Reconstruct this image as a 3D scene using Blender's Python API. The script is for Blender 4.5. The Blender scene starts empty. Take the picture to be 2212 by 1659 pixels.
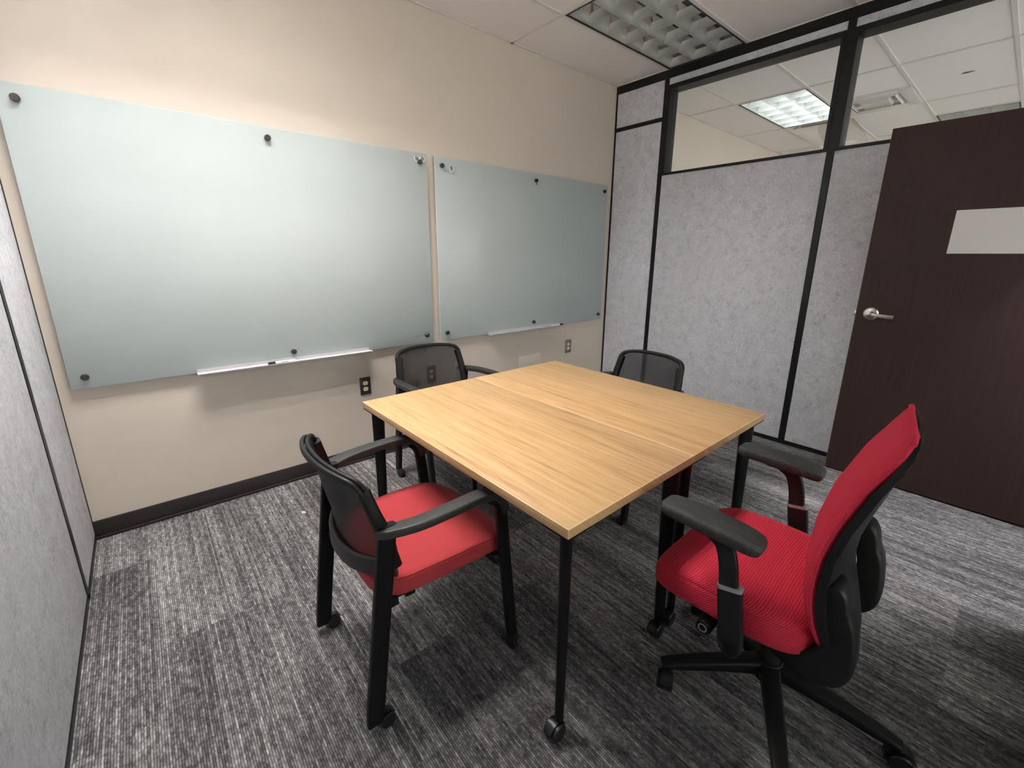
import bpy, bmesh, math, random
from mathutils import Vector, Matrix
PI = math.pi
random.seed(4)
SC = bpy.context.scene
COL = SC.collection

# ------------------------------------------------------------------ camera, world, exposure
cam_data = bpy.data.cameras.new('camera')
cam = bpy.data.objects.new('camera', cam_data)
COL.objects.link(cam)
cam.location = (-3.45238, -2.69828, 1.34223)
cam.rotation_euler = (1.31847, -0.00886, -0.71129)
cam_data.sensor_fit = 'HORIZONTAL'
cam_data.sensor_width = 36.0
cam_data.lens = 936.76 / 2212 * 36.0
cam_data.shift_x = -14.2 / 2212
cam_data.shift_y = -36.36 / 2212
cam_data.clip_start = 0.02
SC.camera = cam

FILL_DAYLIGHT = 3.2
world = bpy.data.worlds.new('world')
SC.world = world
world.use_nodes = True
world.node_tree.nodes['Background'].inputs[0].default_value = (1.0, 0.965, 0.965, 1)   # added daylight fill, reaching the room through the added glazing
world.node_tree.nodes['Background'].inputs[1].default_value = FILL_DAYLIGHT

SC.view_settings.view_transform = 'Standard'
SC.view_settings.look = 'None'
SC.view_settings.gamma = 1.0
SC.view_settings.exposure = 0.2
SC.cycles.max_bounces = 10
SC.cycles.diffuse_bounces = 6
SC.cycles.glossy_bounces = 4
SC.cycles.transparent_max_bounces = 12
SC.cycles.sample_clamp_indirect = 0.0

TUBE_STRENGTH = 212.0     # the lit lamp over the room
FILL_TUBE_STRENGTH = 235.0     # the unseen lamps added to brighten the room

# ------------------------------------------------------------------ room measures (metres)
H = 2.777                 # ceiling
XL = -3.7975              # left partition face
YS = -3.02                # wall behind the camera
XF = 5.2                  # far wall of the next room

# ------------------------------------------------------------------ materials
def mat(name, color=(0.5, 0.5, 0.5), rough=0.5, metal=0.0, spec=0.5, coat=0.0):
    m = bpy.data.materials.new(name)
    m.use_nodes = True
    b = m.node_tree.nodes['Principled BSDF']
    b.inputs['Base Color'].default_value = (*color, 1)
    b.inputs['Roughness'].default_value = rough
    b.inputs['Metallic'].default_value = metal
    b.inputs['Specular IOR Level'].default_value = spec
    b.inputs['Coat Weight'].default_value = coat
    return m

class NT:
    """small helper for node trees"""
    def __init__(s, m):
        s.t = m.node_tree
        s.b = s.t.nodes.get('Principled BSDF')
    def n(s, typ, **kw):
        nd = s.t.nodes.new(typ)
        for k, v in kw.items():
            if k == 'ins':
                for i, val in v.items():
                    if hasattr(val, 'is_linked') or hasattr(val, 'links'):
                        s.t.links.new(val, nd.inputs[i])
                    else:
                        nd.inputs[i].default_value = val
            else:
                setattr(nd, k, v)
        return nd
    def math(s, op, a, b=None, c=None):
        nd = s.t.nodes.new('ShaderNodeMath')
        nd.operation = op
        for i, v in enumerate((a, b, c)):
            if v is None: continue
            if hasattr(v, 'links'): s.t.links.new(v, nd.inputs[i])
            else: nd.inputs[i].default_value = v
        return nd.outputs[0]
    def comb(s, x, y, z):
        nd = s.t.nodes.new('ShaderNodeCombineXYZ')
        for i, v in enumerate((x, y, z)):
            if hasattr(v, 'links'): s.t.links.new(v, nd.inputs[i])
            else: nd.inputs[i].default_value = v
        return nd.outputs[0]
    def noise(s, vec, scale=1.0, detail=2.0, rough=0.5, dist=0.0):
        nd = s.n('ShaderNodeTexNoise', ins={'Vector': vec, 'Scale': scale, 'Detail': detail, 'Roughness': rough, 'Distortion': dist})
        return nd.outputs['Fac']
    def ramp(s, fac, stops, interp='LINEAR'):
        nd = s.n('ShaderNodeValToRGB')
        nd.color_ramp.interpolation = interp
        e = nd.color_ramp.elements
        while len(e) < len(stops): e.new(0.5)
        for el, (p, c) in zip(e, stops):
            el.position = p
            el.color = (*c, 1) if len(c) == 3 else c
        s.t.links.new(fac, nd.inputs[0])
        return nd.outputs[0]
    def bump(s, h, strength=0.2, dist=0.002):
        nd = s.n('ShaderNodeBump', ins={'Height': h, 'Strength': strength, 'Distance': dist})
        s.t.links.new(nd.outputs[0], s.b.inputs['Normal'])
    def base(s, c):
        s.t.links.new(c, s.b.inputs['Base Color'])
    def coords(s, kind='Object'):
        return s.n('ShaderNodeTexCoord').outputs[kind]
    def sep(s, v):
        nd = s.n('ShaderNodeSeparateXYZ', ins={0: v})
        return nd.outputs

def g(v): return (v, v, v)

M = {}
# painted drywall
m = M['wall'] = mat('beige_paint', (0.62, 0.55, 0.47), 0.55, spec=0.25)
k = NT(m); co = k.coords()
k.bump(k.noise(co, 220, 3), 0.06, 0.002)
f_ = k.noise(co, 1.3, 3)
k.base(k.ramp(f_, [(0.3, (0.63, 0.556, 0.486)), (0.7, (0.66, 0.585, 0.512))]))
# felt fabric of the partitions
m = M['fabric'] = mat('grey_felt', (0.5, 0.5, 0.5), 0.95, spec=0.1)
k = NT(m); co = k.coords()
a = k.noise(co, 48, 4, 0.64, 1.8)
b = k.noise(co, 14, 3, 0.55, 0.6)
c = k.noise(co, 260, 2, 0.6, 0.8)
s_ = k.math('ADD', k.math('MULTIPLY', a, 0.55), k.math('ADD', k.math('MULTIPLY', b, 0.25), k.math('MULTIPLY', c, 0.20)))
k.base(k.ramp(s_, [(0.34, (0.38, 0.382, 0.42)), (0.45, (0.63, 0.632, 0.685)), (0.55, (0.745, 0.748, 0.81)), (0.68, (0.87, 0.875, 0.93))]))
k.bump(s_, 0.15, 0.002)
# carpet: planks 0.2 wide laid staggered, threads along Y
m = M['carpet'] = mat('striated_carpet', (0.2, 0.2, 0.2), 0.97, spec=0.08)
k = NT(m); X, Y, Z = k.sep(k.coords())
cx = k.math('DIVIDE', k.math('ADD', X, 3.59), 0.604)
colm = k.math('FLOOR', cx)
vv = k.math('DIVIDE', k.math('SUBTRACT', k.math('ADD', Y, 0.955), k.math('MULTIPLY', colm, 0.31)), 0.914)
row = k.math('FLOOR', vv)
rnd = k.n('ShaderNodeTexWhiteNoise', noise_dimensions='3D', ins={'Vector': k.comb(colm, row, 3.7)}).outputs['Value']
band = k.noise(k.comb(k.math('MULTIPLY', X, 5.0), k.math('MULTIPLY', Y, 0.9), k.math('MULTIPLY', rnd, 60.0)), 1.0, 2, 0.55)
wig = k.math('MULTIPLY', k.noise(k.comb(k.math('MULTIPLY', X, 40.0), k.math('MULTIPLY', Y, 90.0), 5.0), 1.0, 1, 0.5), 0.0030)
xr = k.math('DIVIDE', k.math('ADD', X, wig), 0.0064)
rid = k.math('FLOOR', xr)
fr_ = k.math('SUBTRACT', k.math('MULTIPLY', k.math('FRACT', xr), 2.0), 1.0)
gap = k.math('SUBTRACT', 1.0, k.math('MULTIPLY', k.math('MULTIPLY', fr_, fr_), 0.70))
rrow = k.n('ShaderNodeTexWhiteNoise', noise_dimensions='3D', ins={'Vector': k.comb(rid, k.math('ADD', colm, k.math('MULTIPLY', row, 17.0)), 1.3)}).outputs['Value']
seg = k.noise(k.comb(k.math('MULTIPLY', rid, 7.31), k.math('MULTIPLY', Y, 26.0), k.math('MULTIPLY', rnd, 37.0)), 1.0, 2, 0.55)
loop = k.noise(k.comb(k.math('MULTIPLY', rid, 3.17), k.math('MULTIPLY', Y, 78.0), 0.0), 1.0, 2, 0.6)
blot = k.noise(k.comb(k.math('MULTIPLY', X, 46.0), k.math('MULTIPLY', Y, 22.0), k.math('MULTIPLY', rnd, 11.0)), 1.0, 2, 0.6)
v = k.math('ADD', k.math('ADD', k.math('MULTIPLY', rrow, 0.17), k.math('MULTIPLY', seg, 0.52)),
           k.math('ADD', k.math('ADD', k.math('MULTIPLY', loop, 0.46), k.math('MULTIPLY', band, 0.42)), k.math('ADD', k.math('MULTIPLY', rnd, 0.08), k.math('MULTIPLY', blot, 0.16))))
v = k.math('DIVIDE', v, 1.80)
colr = k.ramp(v, [(0.34, (0.040, 0.038, 0.042)), (0.45, (0.125, 0.119, 0.125)), (0.54, (0.29, 0.277, 0.282)), (0.66, (0.66, 0.64, 0.64))])
sc_ = k.n('ShaderNodeVectorMath', operation='SCALE', ins={0: colr, 'Scale': gap}).outputs[0]
k.base(sc_)
k.bump(k.math('ADD', k.math('MULTIPLY', loop, 0.5), k.math('MULTIPLY', gap, 0.7)), 0.5, 0.004)
# light oak laminate, grain along Y
m = M['oak'] = mat('oak_laminate', (0.6, 0.4, 0.2), 0.42, spec=0.4)
k = NT(m); X, Y, Z = k.sep(k.coords())
oi = k.n('ShaderNodeObjectInfo').outputs['Random']
seed = k.math('MULTIPLY', oi, 23.0)
Xz = k.math('ADD', X, k.math('MULTIPLY', Z, 1.0))
g1 = k.noise(k.comb(k.math('MULTIPLY', Xz, 95.0), k.math('MULTIPLY', Y, 3.0), seed), 1.0, 4, 0.62, 0.35)
g2 = k.noise(k.comb(k.math('MULTIPLY', Xz, 20.0), k.math('MULTIPLY', Y, 1.1), seed), 1.0, 3, 0.6, 0.8)
g3 = k.noise(k.comb(k.math('MULTIPLY', Xz, 320.0), k.math('MULTIPLY', Y, 12.0), seed), 1.0, 2, 0.6)
gg = k.math('ADD', k.math('MULTIPLY', g1, 0.5), k.math('ADD', k.math('MULTIPLY', g2, 0.3), k.math('MULTIPLY', g3, 0.2)))
k.base(k.ramp(gg, [(0.34, (0.36, 0.195, 0.082)), (0.45, (0.535, 0.325, 0.152)), (0.55, (0.625, 0.40, 0.20)), (0.68, (0.70, 0.475, 0.26))]))
# dark door veneer
m = M['door'] = mat('dark_veneer', (0.05, 0.03, 0.03), 0.6, spec=0.3)
k = NT(m); X, Y, Z = k.sep(k.coords())
dg = k.noise(k.comb(k.math('MULTIPLY', X, 90.0), k.math('MULTIPLY', Y, 160.0), k.math('MULTIPLY', Z, 2.2)), 1.0, 3, 0.6)
k.base(k.ramp(dg, [(0.35, (0.046, 0.026, 0.0225)), (0.65, (0.060, 0.034, 0.029))]))
M['door_edge'] = mat('tan_edge_band', (0.36, 0.24, 0.14), 0.5)
M['base'] = mat('dark_vinyl', (0.026, 0.019, 0.020), 0.45)
M['frame'] = mat('black_aluminium', (0.009, 0.009, 0.011), 0.42, spec=0.35)
M['tile'] = mat('ceiling_tile', (0.87, 0.83, 0.81), 0.95, spec=0.1)
k = NT(M['tile']); co = k.coords()
k.bump(k.noise(co, 160, 3, 0.7), 0.12, 0.003)
M['tbar'] = mat('white_steel', (0.72, 0.69, 0.67), 0.6)
M['black_trim'] = mat('black_trim', (0.012, 0.012, 0.014), 0.4)
M['white_paint'] = mat('white_enamel', (0.8, 0.8, 0.8), 0.5)
M['housing'] = mat('grey_enamel', (0.32, 0.32, 0.32), 0.5)
M['louver'] = mat('specular_aluminium', (0.74, 0.75, 0.73), 0.16, metal=1.0)
M['louver_pale'] = mat('satin_aluminium_lightened', (0.80, 0.81, 0.79), 0.28, metal=1.0)  # same louver and blades lightened, so these fixtures' cells look brighter
M['blade_pale'] = mat('satin_cross_blade_lightened', (0.72, 0.73, 0.71), 0.32, metal=0.8)
M['blade'] = mat('white_cross_blade', (0.45, 0.46, 0.45), 0.3, metal=0.5)
M['tube_off'] = mat('unlit_tube', (0.72, 0.74, 0.70), 0.3)
def emit(name, col, s):
    mm = bpy.data.materials.new(name); mm.use_nodes = True
    b = mm.node_tree.nodes['Principled BSDF']
    b.inputs['Base Color'].default_value = (0.8, 0.8, 0.8, 1)
    b.inputs['Emission Color'].default_value = (*col, 1)
    b.inputs['Emission Strength'].default_value = s
    return mm
M['tube_on'] = emit('lit_tube', (1.0, 0.955, 0.90), TUBE_STRENGTH)
M['tube_fill'] = emit('lit_tube_fill', (0.97, 0.97, 1.0), FILL_TUBE_STRENGTH)
M['tube_cool'] = emit('lit_tube_cool', (0.90, 0.94, 1.0), 60.0)
# back-painted glass
M['glassboard'] = mat('back_painted_glass', (0.425, 0.475, 0.477), 0.035, spec=0.12)
M['glass_edge'] = mat('polished_glass_edge', (0.86, 0.90, 0.87), 0.25)  # pale glass edge, brightened for the highlight line along the rim
M['steel'] = mat('brushed_steel', (0.11, 0.10, 0.085), 0.30, metal=0.9)
M['chrome'] = mat('satin_chrome', (0.72, 0.70, 0.68), 0.22, metal=1.0)
M['tray'] = mat('white_tray', (0.52, 0.51, 0.53), 0.35)
M['ink'] = mat('grey_print', (0.17, 0.18, 0.18), 0.6)
M['white_plastic'] = mat('white_plastic', (0.82, 0.82, 0.84), 0.3)
M['black_plastic'] = mat('black_plastic', (0.011, 0.011, 0.012), 0.45, spec=0.28)
M['soft_plastic'] = mat('charcoal_plastic', (0.030, 0.030, 0.031), 0.48)
M['black_steel'] = mat('black_steel', (0.007, 0.007, 0.008), 0.42, spec=0.22)
M['wheel'] = mat('black_wheel', (0.012, 0.012, 0.013), 0.35)
M['ivory'] = mat('ivory_plastic', (0.72, 0.63, 0.42), 0.4)
M['brown_plate'] = mat('brown_plate', (0.035, 0.030, 0.032), 0.35)
M['steel_plate'] = mat('steel_plate', (0.32, 0.29, 0.25), 0.4, metal=0.7)
M['plate'] = mat('light_beige_plate', (0.68, 0.605, 0.53), 0.35)
M['oak_glint'] = mat('oak_edge_highlight', (0.80, 0.60, 0.38), 0.3)  # paler oak, painting the highlight that runs along the table bevels
M['paper'] = mat('white_paper', (0.80, 0.77, 0.75), 0.7)
M['grey_metal'] = mat('grey_bar', (0.45, 0.45, 0.46), 0.35, metal=0.6)
# window glass: thin sheet, mirror share from Fresnel, the rest passes
m = M['pane'] = bpy.data.materials.new('clear_glass'); m.use_nodes = True
t = m.node_tree; t.nodes.clear()
o = t.nodes.new('ShaderNodeOutputMaterial'); mx = t.nodes.new('ShaderNodeMixShader')
tr = t.nodes.new('ShaderNodeBsdfTransparent'); tr.inputs[0].default_value = (0.93, 0.95, 0.93, 1)
gl = t.nodes.new('ShaderNodeBsdfGlossy'); gl.inputs['Roughness'].default_value = 0.0
fr = t.nodes.new('ShaderNodeFresnel'); fr.inputs[0].default_value = 1.45
t.links.new(fr.outputs[0], mx.inputs[0]); t.links.new(tr.outputs[0], mx.inputs[1]); t.links.new(gl.outputs[0], mx.inputs[2])
t.links.new(mx.outputs[0], o.inputs[0])
# clear plastic
m = M['clear'] = bpy.data.materials.new('clear_plastic'); m.use_nodes = True
t = m.node_tree; t.nodes.clear()
o = t.nodes.new('ShaderNodeOutputMaterial'); mx = t.nodes.new('ShaderNodeMixShader'); mx2 = t.nodes.new('ShaderNodeMixShader')
tr = t.nodes.new('ShaderNodeBsdfTransparent'); tr.inputs[0].default_value = (0.9, 0.92, 0.93, 1)
gl = t.nodes.new('ShaderNodeBsdfGlossy'); gl.inputs['Roughness'].default_value = 0.08
df = t.nodes.new('ShaderNodeBsdfDiffuse'); df.inputs[0].default_value = (0.88, 0.90, 0.92, 1)
fr = t.nodes.new('ShaderNodeFresnel'); fr.inputs[0].default_value = 1.5
mx2.inputs[0].default_value = 0.85
t.links.new(tr.outputs[0], mx2.inputs[1]); t.links.new(df.outputs[0], mx2.inputs[2])
t.links.new(fr.outputs[0], mx.inputs[0]); t.links.new(mx2.outputs[0], mx.inputs[1]); t.links.new(gl.outputs[0], mx.inputs[2])
t.links.new(mx.outputs[0], o.inputs[0])
# chair mesh: fine weave, part of the light passes
m = M['mesh'] = bpy.data.materials.new('black_mesh_weave'); m.use_nodes = True
t = m.node_tree; b_ = t.nodes['Principled BSDF']; o = [n for n in t.nodes if n.type == 'OUTPUT_MATERIAL'][0]
b_.inputs['Base Color'].default_value = (0.016, 0.016, 0.018, 1); b_.inputs['Roughness'].default_value = 0.7
tr = t.nodes.new('ShaderNodeBsdfTransparent'); mx = t.nodes.new('ShaderNodeMixShader')
lw = t.nodes.new('ShaderNodeLayerWeight'); lw.inputs[0].default_value = 0.5
mr = t.nodes.new('ShaderNodeMapRange'); mr.inputs['To Min'].default_value = 0.86; mr.inputs['To Max'].default_value = 1.0
t.links.new(lw.outputs['Facing'], mr.inputs['Value']); t.links.new(mr.outputs[0], mx.inputs[0])
t.links.new(tr.outputs[0], mx.inputs[1]); t.links.new(b_.outputs[0], mx.inputs[2]); t.links.new(mx.outputs[0], o.inputs[0])
# red upholstery
m = M['red'] = mat('red_fabric', (0.43, 0.035, 0.045), 0.85, spec=0.2)
m.node_tree.nodes['Principled BSDF'].inputs['Sheen Weight'].default_value = 0.06
k = NT(m); co = k.coords()
w = k.noise(co, 700, 2, 0.6)
k.base(k.ramp(w, [(0.3, (0.36, 0.036, 0.042)), (0.7, (0.52, 0.058, 0.066))]))
k.bump(w, 0.25, 0.001)
m = M['red_rib'] = mat('ribbed_crimson_fabric', (0.45, 0.03, 0.06), 0.8, spec=0.25)
m.node_tree.nodes['Principled BSDF'].inputs['Sheen Weight'].default_value = 0.06
k = NT(m); X, Y, Z = k.sep(k.coords())
ph = k.math('MULTIPLY', k.math('ADD', X, k.math('MULTIPLY', Z, 0.9)), 2 * PI / 0.0070)
rib = k.math('MULTIPLY', k.math('ADD', k.math('SINE', ph), 1.0), 0.5)
wv = k.noise(k.coords(), 600, 2, 0.6)
rr_ = k.math('ADD', k.math('MULTIPLY', rib, 0.75), k.math('MULTIPLY', wv, 0.25))
k.base(k.ramp(rr_, [(0.1, (0.50, 0.018, 0.042)), (0.9, (0.76, 0.036, 0.082))]))
k.bump(rr_, 0.5, 0.002)
m = M['red_back'] = mat('crimson_weave', (0.6, 0.03, 0.06), 0.85, spec=0.2)
k = NT(m); X, Y, Z = k.sep(k.coords())
wv = k.noise(k.comb(k.math('MULTIPLY', Y, 420.0), k.math('MULTIPLY', X, 420.0), k.math('MULTIPLY', Z, 420.0)), 1.0, 2, 0.6)
k.base(k.ramp(wv, [(0.3, (0.50, 0.026, 0.052)), (0.7, (0.70, 0.040, 0.082))]))
k.bump(wv, 0.4, 0.0015)
m = M['pad'] = mat('textured_arm_pad', (0.040, 0.040, 0.040), 0.5)
k = NT(m); X, Y, Z = k.sep(k.coords())
wx = k.math('SINE', k.math('MULTIPLY', X, 2 * PI / 0.006)); wy = k.math('SINE', k.math('MULTIPLY', Y, 2 * PI / 0.006))
k.bump(k.math('MULTIPLY', wx, wy), 0.5, 0.0012)

# ------------------------------------------------------------------ mesh building
class MB:
    def __init__(s):
        s.bm = bmesh.new()
    def box(s, x0, x1, y0, y1, z0, z1, bev=0.0, mi=0, seg=2, mtx=None):
        x0, x1 = sorted((x0, x1)); y0, y1 = sorted((y0, y1)); z0, z1 = sorted((z0, z1))
        vs = [s.bm.verts.new((x, y, z)) for z in (z0, z1) for y in (y0, y1) for x in (x0, x1)]
        q = [(0, 2, 3, 1), (4, 5, 7, 6), (0, 1, 5, 4), (2, 6, 7, 3), (0, 4, 6, 2), (1, 3, 7, 5)]
        fs = [s.bm.faces.new([vs[i] for i in f]) for f in q]
        for f in fs: f.material_index = mi
        if bev > 0:
            es = list({e for f in fs for e in f.edges})
            r = bmesh.ops.bevel(s.bm, geom=es, offset=bev, segments=seg, affect='EDGES', profile=0.5)
            for f in r['faces']: f.material_index = mi
            vs = list({v for f in r['faces'] for v in f.verts} | {v for v in vs if v.is_valid})
        if mtx is not None:
            bmesh.ops.transform(s.bm, matrix=mtx, verts=[v for v in vs if v.is_valid])
        return s
    def prism(s, poly, fn, d0, d1, mi=0):
        """poly: 2D points (counter-clockwise); fn(a, b, d) -> 3D point"""
        A = [s.bm.verts.new(fn(a, b, d0)) for a, b in poly]
        B = [s.bm.verts.new(fn(a, b, d1)) for a, b in poly]
        n = len(poly)
        fs = [s.bm.faces.new(A[::-1]), s.bm.faces.new(B)]
        for i in range(n):
            fs.append(s.bm.faces.new((A[i], A[(i + 1) % n], B[(i + 1) % n], B[i])))
        for f in fs: f.material_index = mi
        return s
    def rings(s, rings, closed_u=True, cap=True, loop=False, mi=0):
        """skin a list of rings of 3D points"""
        R_ = [[s.bm.verts.new(p) for p in r] for r in rings]
        n = len(R_[0]); fs = []
        m_ = len(R_) if loop else len(R_) - 1
        for j in range(m_):
            a, b = R_[j], R_[(j + 1) % len(R_)]
            for i in range(n if closed_u else n - 1):
                fs.append(s.bm.faces.new((a[i], a[(i + 1) % n], b[(i + 1) % n], b[i])))
        if cap and not loop and closed_u:
            fs.append(s.bm.faces.new(R_[0][::-1])); fs.append(s.bm.faces.new(R_[-1]))
        for f in fs: f.material_index = mi
        return s
    def sweep(s, path, sec, up=(0, 0, 1), loop=False, scale=None, mi=0):
        """sec: list of (a, b): a sideways, b along up; or a function of the index"""
        P = [Vector(p) for p in path]; n = len(P); up = Vector(up); rings = []
        for i in range(n):
            if loop: t_ = P[(i + 1) % n] - P[i - 1]
            else: t_ = P[min(i + 1, n - 1)] - P[max(i - 1, 0)]
            t_.normalize()
            sd = t_.cross(up)
            if sd.length < 1e-5: sd = t_.cross(Vector((1, 0, 0)))
            sd.normalize(); nn = sd.cross(t_).normalized()
            sc = (sec(i) if callable(sec) else sec)
            kx = scale[i] if scale else 1.0
            rings.append([P[i] + sd * (a * kx) + nn * (b * kx) for a, b in sc])
        return s.rings(rings, loop=loop, mi=mi)
    def lathe(s, prof, c=(0, 0, 0), axis='Z', n=24, mi=0, rot=None):
        """prof: (radius, height) from bottom to top"""
        c = Vector(c); rings = []
        for r, h in prof:
            ring = []
            for i in range(n):
                a = 2 * PI * i / n
                p = Vector((r * math.cos(a), r * math.sin(a), h))
                if axis == 'X': p = Vector((p.z, p.x, p.y))
                elif axis == 'Y': p = Vector((p.y, p.z, p.x))
                if rot is not None: p = rot @ p
                ring.append(c + p)
            rings.append(ring)
        return s.rings(rings, mi=mi)
    def build(s, name, mats, parent=None, loc=None, smooth=35, mods=()):
        bmesh.ops.remove_doubles(s.bm, verts=s.bm.verts, dist=1e-6)
        bmesh.ops.recalc_face_normals(s.bm, faces=s.bm.faces)
        if smooth:
            for f in s.bm.faces: f.smooth = True
            lim = math.radians(smooth)
            for e in s.bm.edges:
                if len(e.link_faces) == 2:
                    e.smooth = e.calc_face_angle(0) < lim
        me = bpy.data.meshes.new(name)
        s.bm.to_mesh(me); s.bm.free()
        if not isinstance(mats, (list, tuple)): mats = [mats]
        for mm in mats: me.materials.append(mm)
        o = bpy.data.objects.new(name, me)
        COL.objects.link(o)
        if parent is not None: o.parent = parent
        if loc is not None: o.location = loc
        return o

def tag(o, label=None, cat=None, group=None, kind=None):
    if label: o['label'] = label
    if cat: o['category'] = cat
    if group: o['group'] = group
    if kind: o['kind'] = kind
    return o
def thing(name, label, cat, loc=(0, 0, 0), rz=0.0, group=None, kind=None):
    o = bpy.data.objects.new(name, None)
    COL.objects.link(o)
    o.empty_display_size = 0.1
    o.location = loc; o.rotation_euler = (0, 0, rz)
    return tag(o, label, cat, group, kind)
def children_of(o): return [c for c in list(bpy.data.objects) if c.parent == o]
def copy_tree(o, parent=None):
    c = o.copy(); COL.objects.link(c)
    if parent is not None: c.parent = parent
    for ch in children_of(o): copy_tree(ch, c)
    return c
def rrect(w, h, r, n=4):
    """rounded rectangle section, counter-clockwise"""
    pts = []
    for cx_, cy_, a0 in ((w / 2 - r, h / 2 - r, 0), (-w / 2 + r, h / 2 - r, 90), (-w / 2 + r, -h / 2 + r, 180), (w / 2 - r, -h / 2 + r, 270)):
        for i in range(n + 1):
            a = math.radians(a0 + 90 * i / n)
            pts.append((cx_ + r * math.cos(a), cy_ + r * math.sin(a)))
    return pts
def ellipse(a, b, n=16): return [(a * math.cos(2 * PI * i / n), b * math.sin(2 * PI * i / n)) for i in range(n)]
def catmull(pts, sub=6, loop=False):
    P = [Vector(p) for p in pts]; n = len(P); out = []
    rng = n if loop else n - 1
    for i in range(rng):
        p0 = P[i - 1] if (loop or i > 0) else P[0]
        p1 = P[i]; p2 = P[(i + 1) % n]
        p3 = P[(i + 2) % n] if (loop or i + 2 < n) else P[n - 1]
        for j in range(sub):
            t_ = j / sub
            out.append(0.5 * ((2 * p1) + (-p0 + p2) * t_ + (2 * p0 - 5 * p1 + 4 * p2 - p3) * t_ ** 2 + (-p0 + 3 * p1 - 3 * p2 + p3) * t_ ** 3))
    if not loop: out.append(P[-1])
    return out
def lerp(a, b, t_): return a + (b - a) * t_
def interp(x, tab):
    if x <= tab[0][0]: return tab[0][1]
    for (x0, y0), (x1, y1) in zip(tab, tab[1:]):
        if x <= x1:
            t_ = (x - x0) / (x1 - x0); t_ = t_ * t_ * (3 - 2 * t_) * 0.5 + t_ * 0.5
            return lerp(y0, y1, t_)
    return tab[-1][1]

# ------------------------------------------------------------------ the setting
b = MB(); b.box(XL - 0.1, XF + 0.1, -5.2, 0.1, -0.05, 0.0)
tag(b.build('floor', M['carpet'], smooth=0), 'grey striated carpet laid in staggered planks', 'floor', kind='structure')

b = MB(); b.box(XL - 0.1, XF + 0.1, 0.0, 0.1, 0.0, H)
tag(b.build('wall_back', M['wall'], smooth=0), 'beige painted wall behind the glass whiteboards', 'wall', kind='structure')
b = MB()
b.box(XL, 0.0, -0.010, 0.0, 0.0, 0.094, 0.003)
b.box(XL, 0.0, -0.018, -0.006, 0.0, 0.016, 0.004)
tag(b.build('baseboard_back', M['base']), 'dark brown vinyl baseboard under the beige wall', 'baseboard', kind='structure')

# left fabric partition
b = MB()
ys = [0.0, -0.498, -1.72, -2.94, YS]
for y0, y1 in zip(ys, ys[1:]):
    ya, yb = y0 - (0.020 if y0 < 0 else 0.012), y1 + 0.020
    if ya - yb > 0.02: b.box(XL - 0.09, XL, ya, yb, 0.028, H - 0.065, 0.004)
wl = tag(b.build('wall_left', M['fabric']), 'pale grey felt partition at the left edge', 'wall', kind='structure')
b = MB()
b.box(XL - 0.1, XL - 0.006, 0.0, YS, 0.0, H)
b.box(XL - 0.1, XL + 0.002, 0.0, YS, 0.0, 0.024)
b.box(XL - 0.1, XL + 0.002, 0.0, YS, H - 0.06, H)
b.box(XL - 0.1, XL + 0.002, 0.0, -0.012, 0.0, H)
for y_ in ys[1:-1]: b.box(XL - 0.1, XL + 0.002, y_ - 0.019, y_ + 0.019, 0.0, H)
b.build('frame', M['frame'], wl, smooth=0)

# right fabric partition with two high windows
Y1a, Y1b, Y2a, Y2b = -0.474, -0.514, -1.690, -1.733
ZW0, ZW1 = 2.016, 2.632
b = MB()
T = 0.1
b.box(0.0, T, -0.016, Y1a, 0.03, 2.414, 0.003)
b.box(0.0, T, -0.016, Y1a, 2.446, H - 0.062, 0.003)
for ya, yb in ((Y1b, Y2a), (Y2b, YS)):
    b.box(0.0, T, ya, yb, 0.03, ZW0 - 0.018, 0.003)
    b.box(0.0, T, ya, yb, ZW1 + 0.034, H - 0.062, 0.003)
wr = tag(b.build('wall_right', M['fabric']), 'grey felt partition in black framing behind the table', 'wall', kind='structure')
b = MB()
fx0, fx1 = -0.003, T + 0.003
b.box(fx0, fx1, 0.0, YS, 0.0, 0.028)
b.box(fx0, fx1, 0.0, YS, H - 0.060, H)
b.box(fx0, fx1, 0.0, -0.014, 0.028, H - 0.06)
b.box(fx0, fx1, Y1a - 0.002, Y1b + 0.002, 0.028, H - 0.06)
b.box(fx0, fx1, Y2a - 0.002, Y2b + 0.002, 0.028, H - 0.06)
b.box(fx0, fx1, -0.014, Y1a, 2.416, 2.444)
b.build('frame', M['frame'], wr, smooth=0)
for i, (ya, yb) in enumerate(((Y1b, Y2a), (Y2b, YS + 0.0))):
    b = MB()
    ya_, yb_ = ya + 0.001, yb - 0.001
    for q in ((ya_, yb_, ZW1, ZW1 + 0.033), (ya_, yb_, ZW0 - 0.017, ZW0), (ya_, ya_ - 0.022, ZW0, ZW1), (yb_ + 0.022, yb_, ZW0, ZW1)):
        b.box(-0.008, T + 0.008, *q)
    wd = tag(b.build('window_%d' % (i + 1), M['frame'], smooth=0),
             ('high clear window in black frame left of the partition post', 'high clear window in black frame above the open door')[i], 'window', kind='structure')
    b = MB(); b.box(0.047, 0.053, ya_ - 0.02, yb_ + 0.02, ZW0 - 0.004, ZW1 + 0.004)
    b.build('pane', M['pane'], wd, smooth=0)

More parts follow.
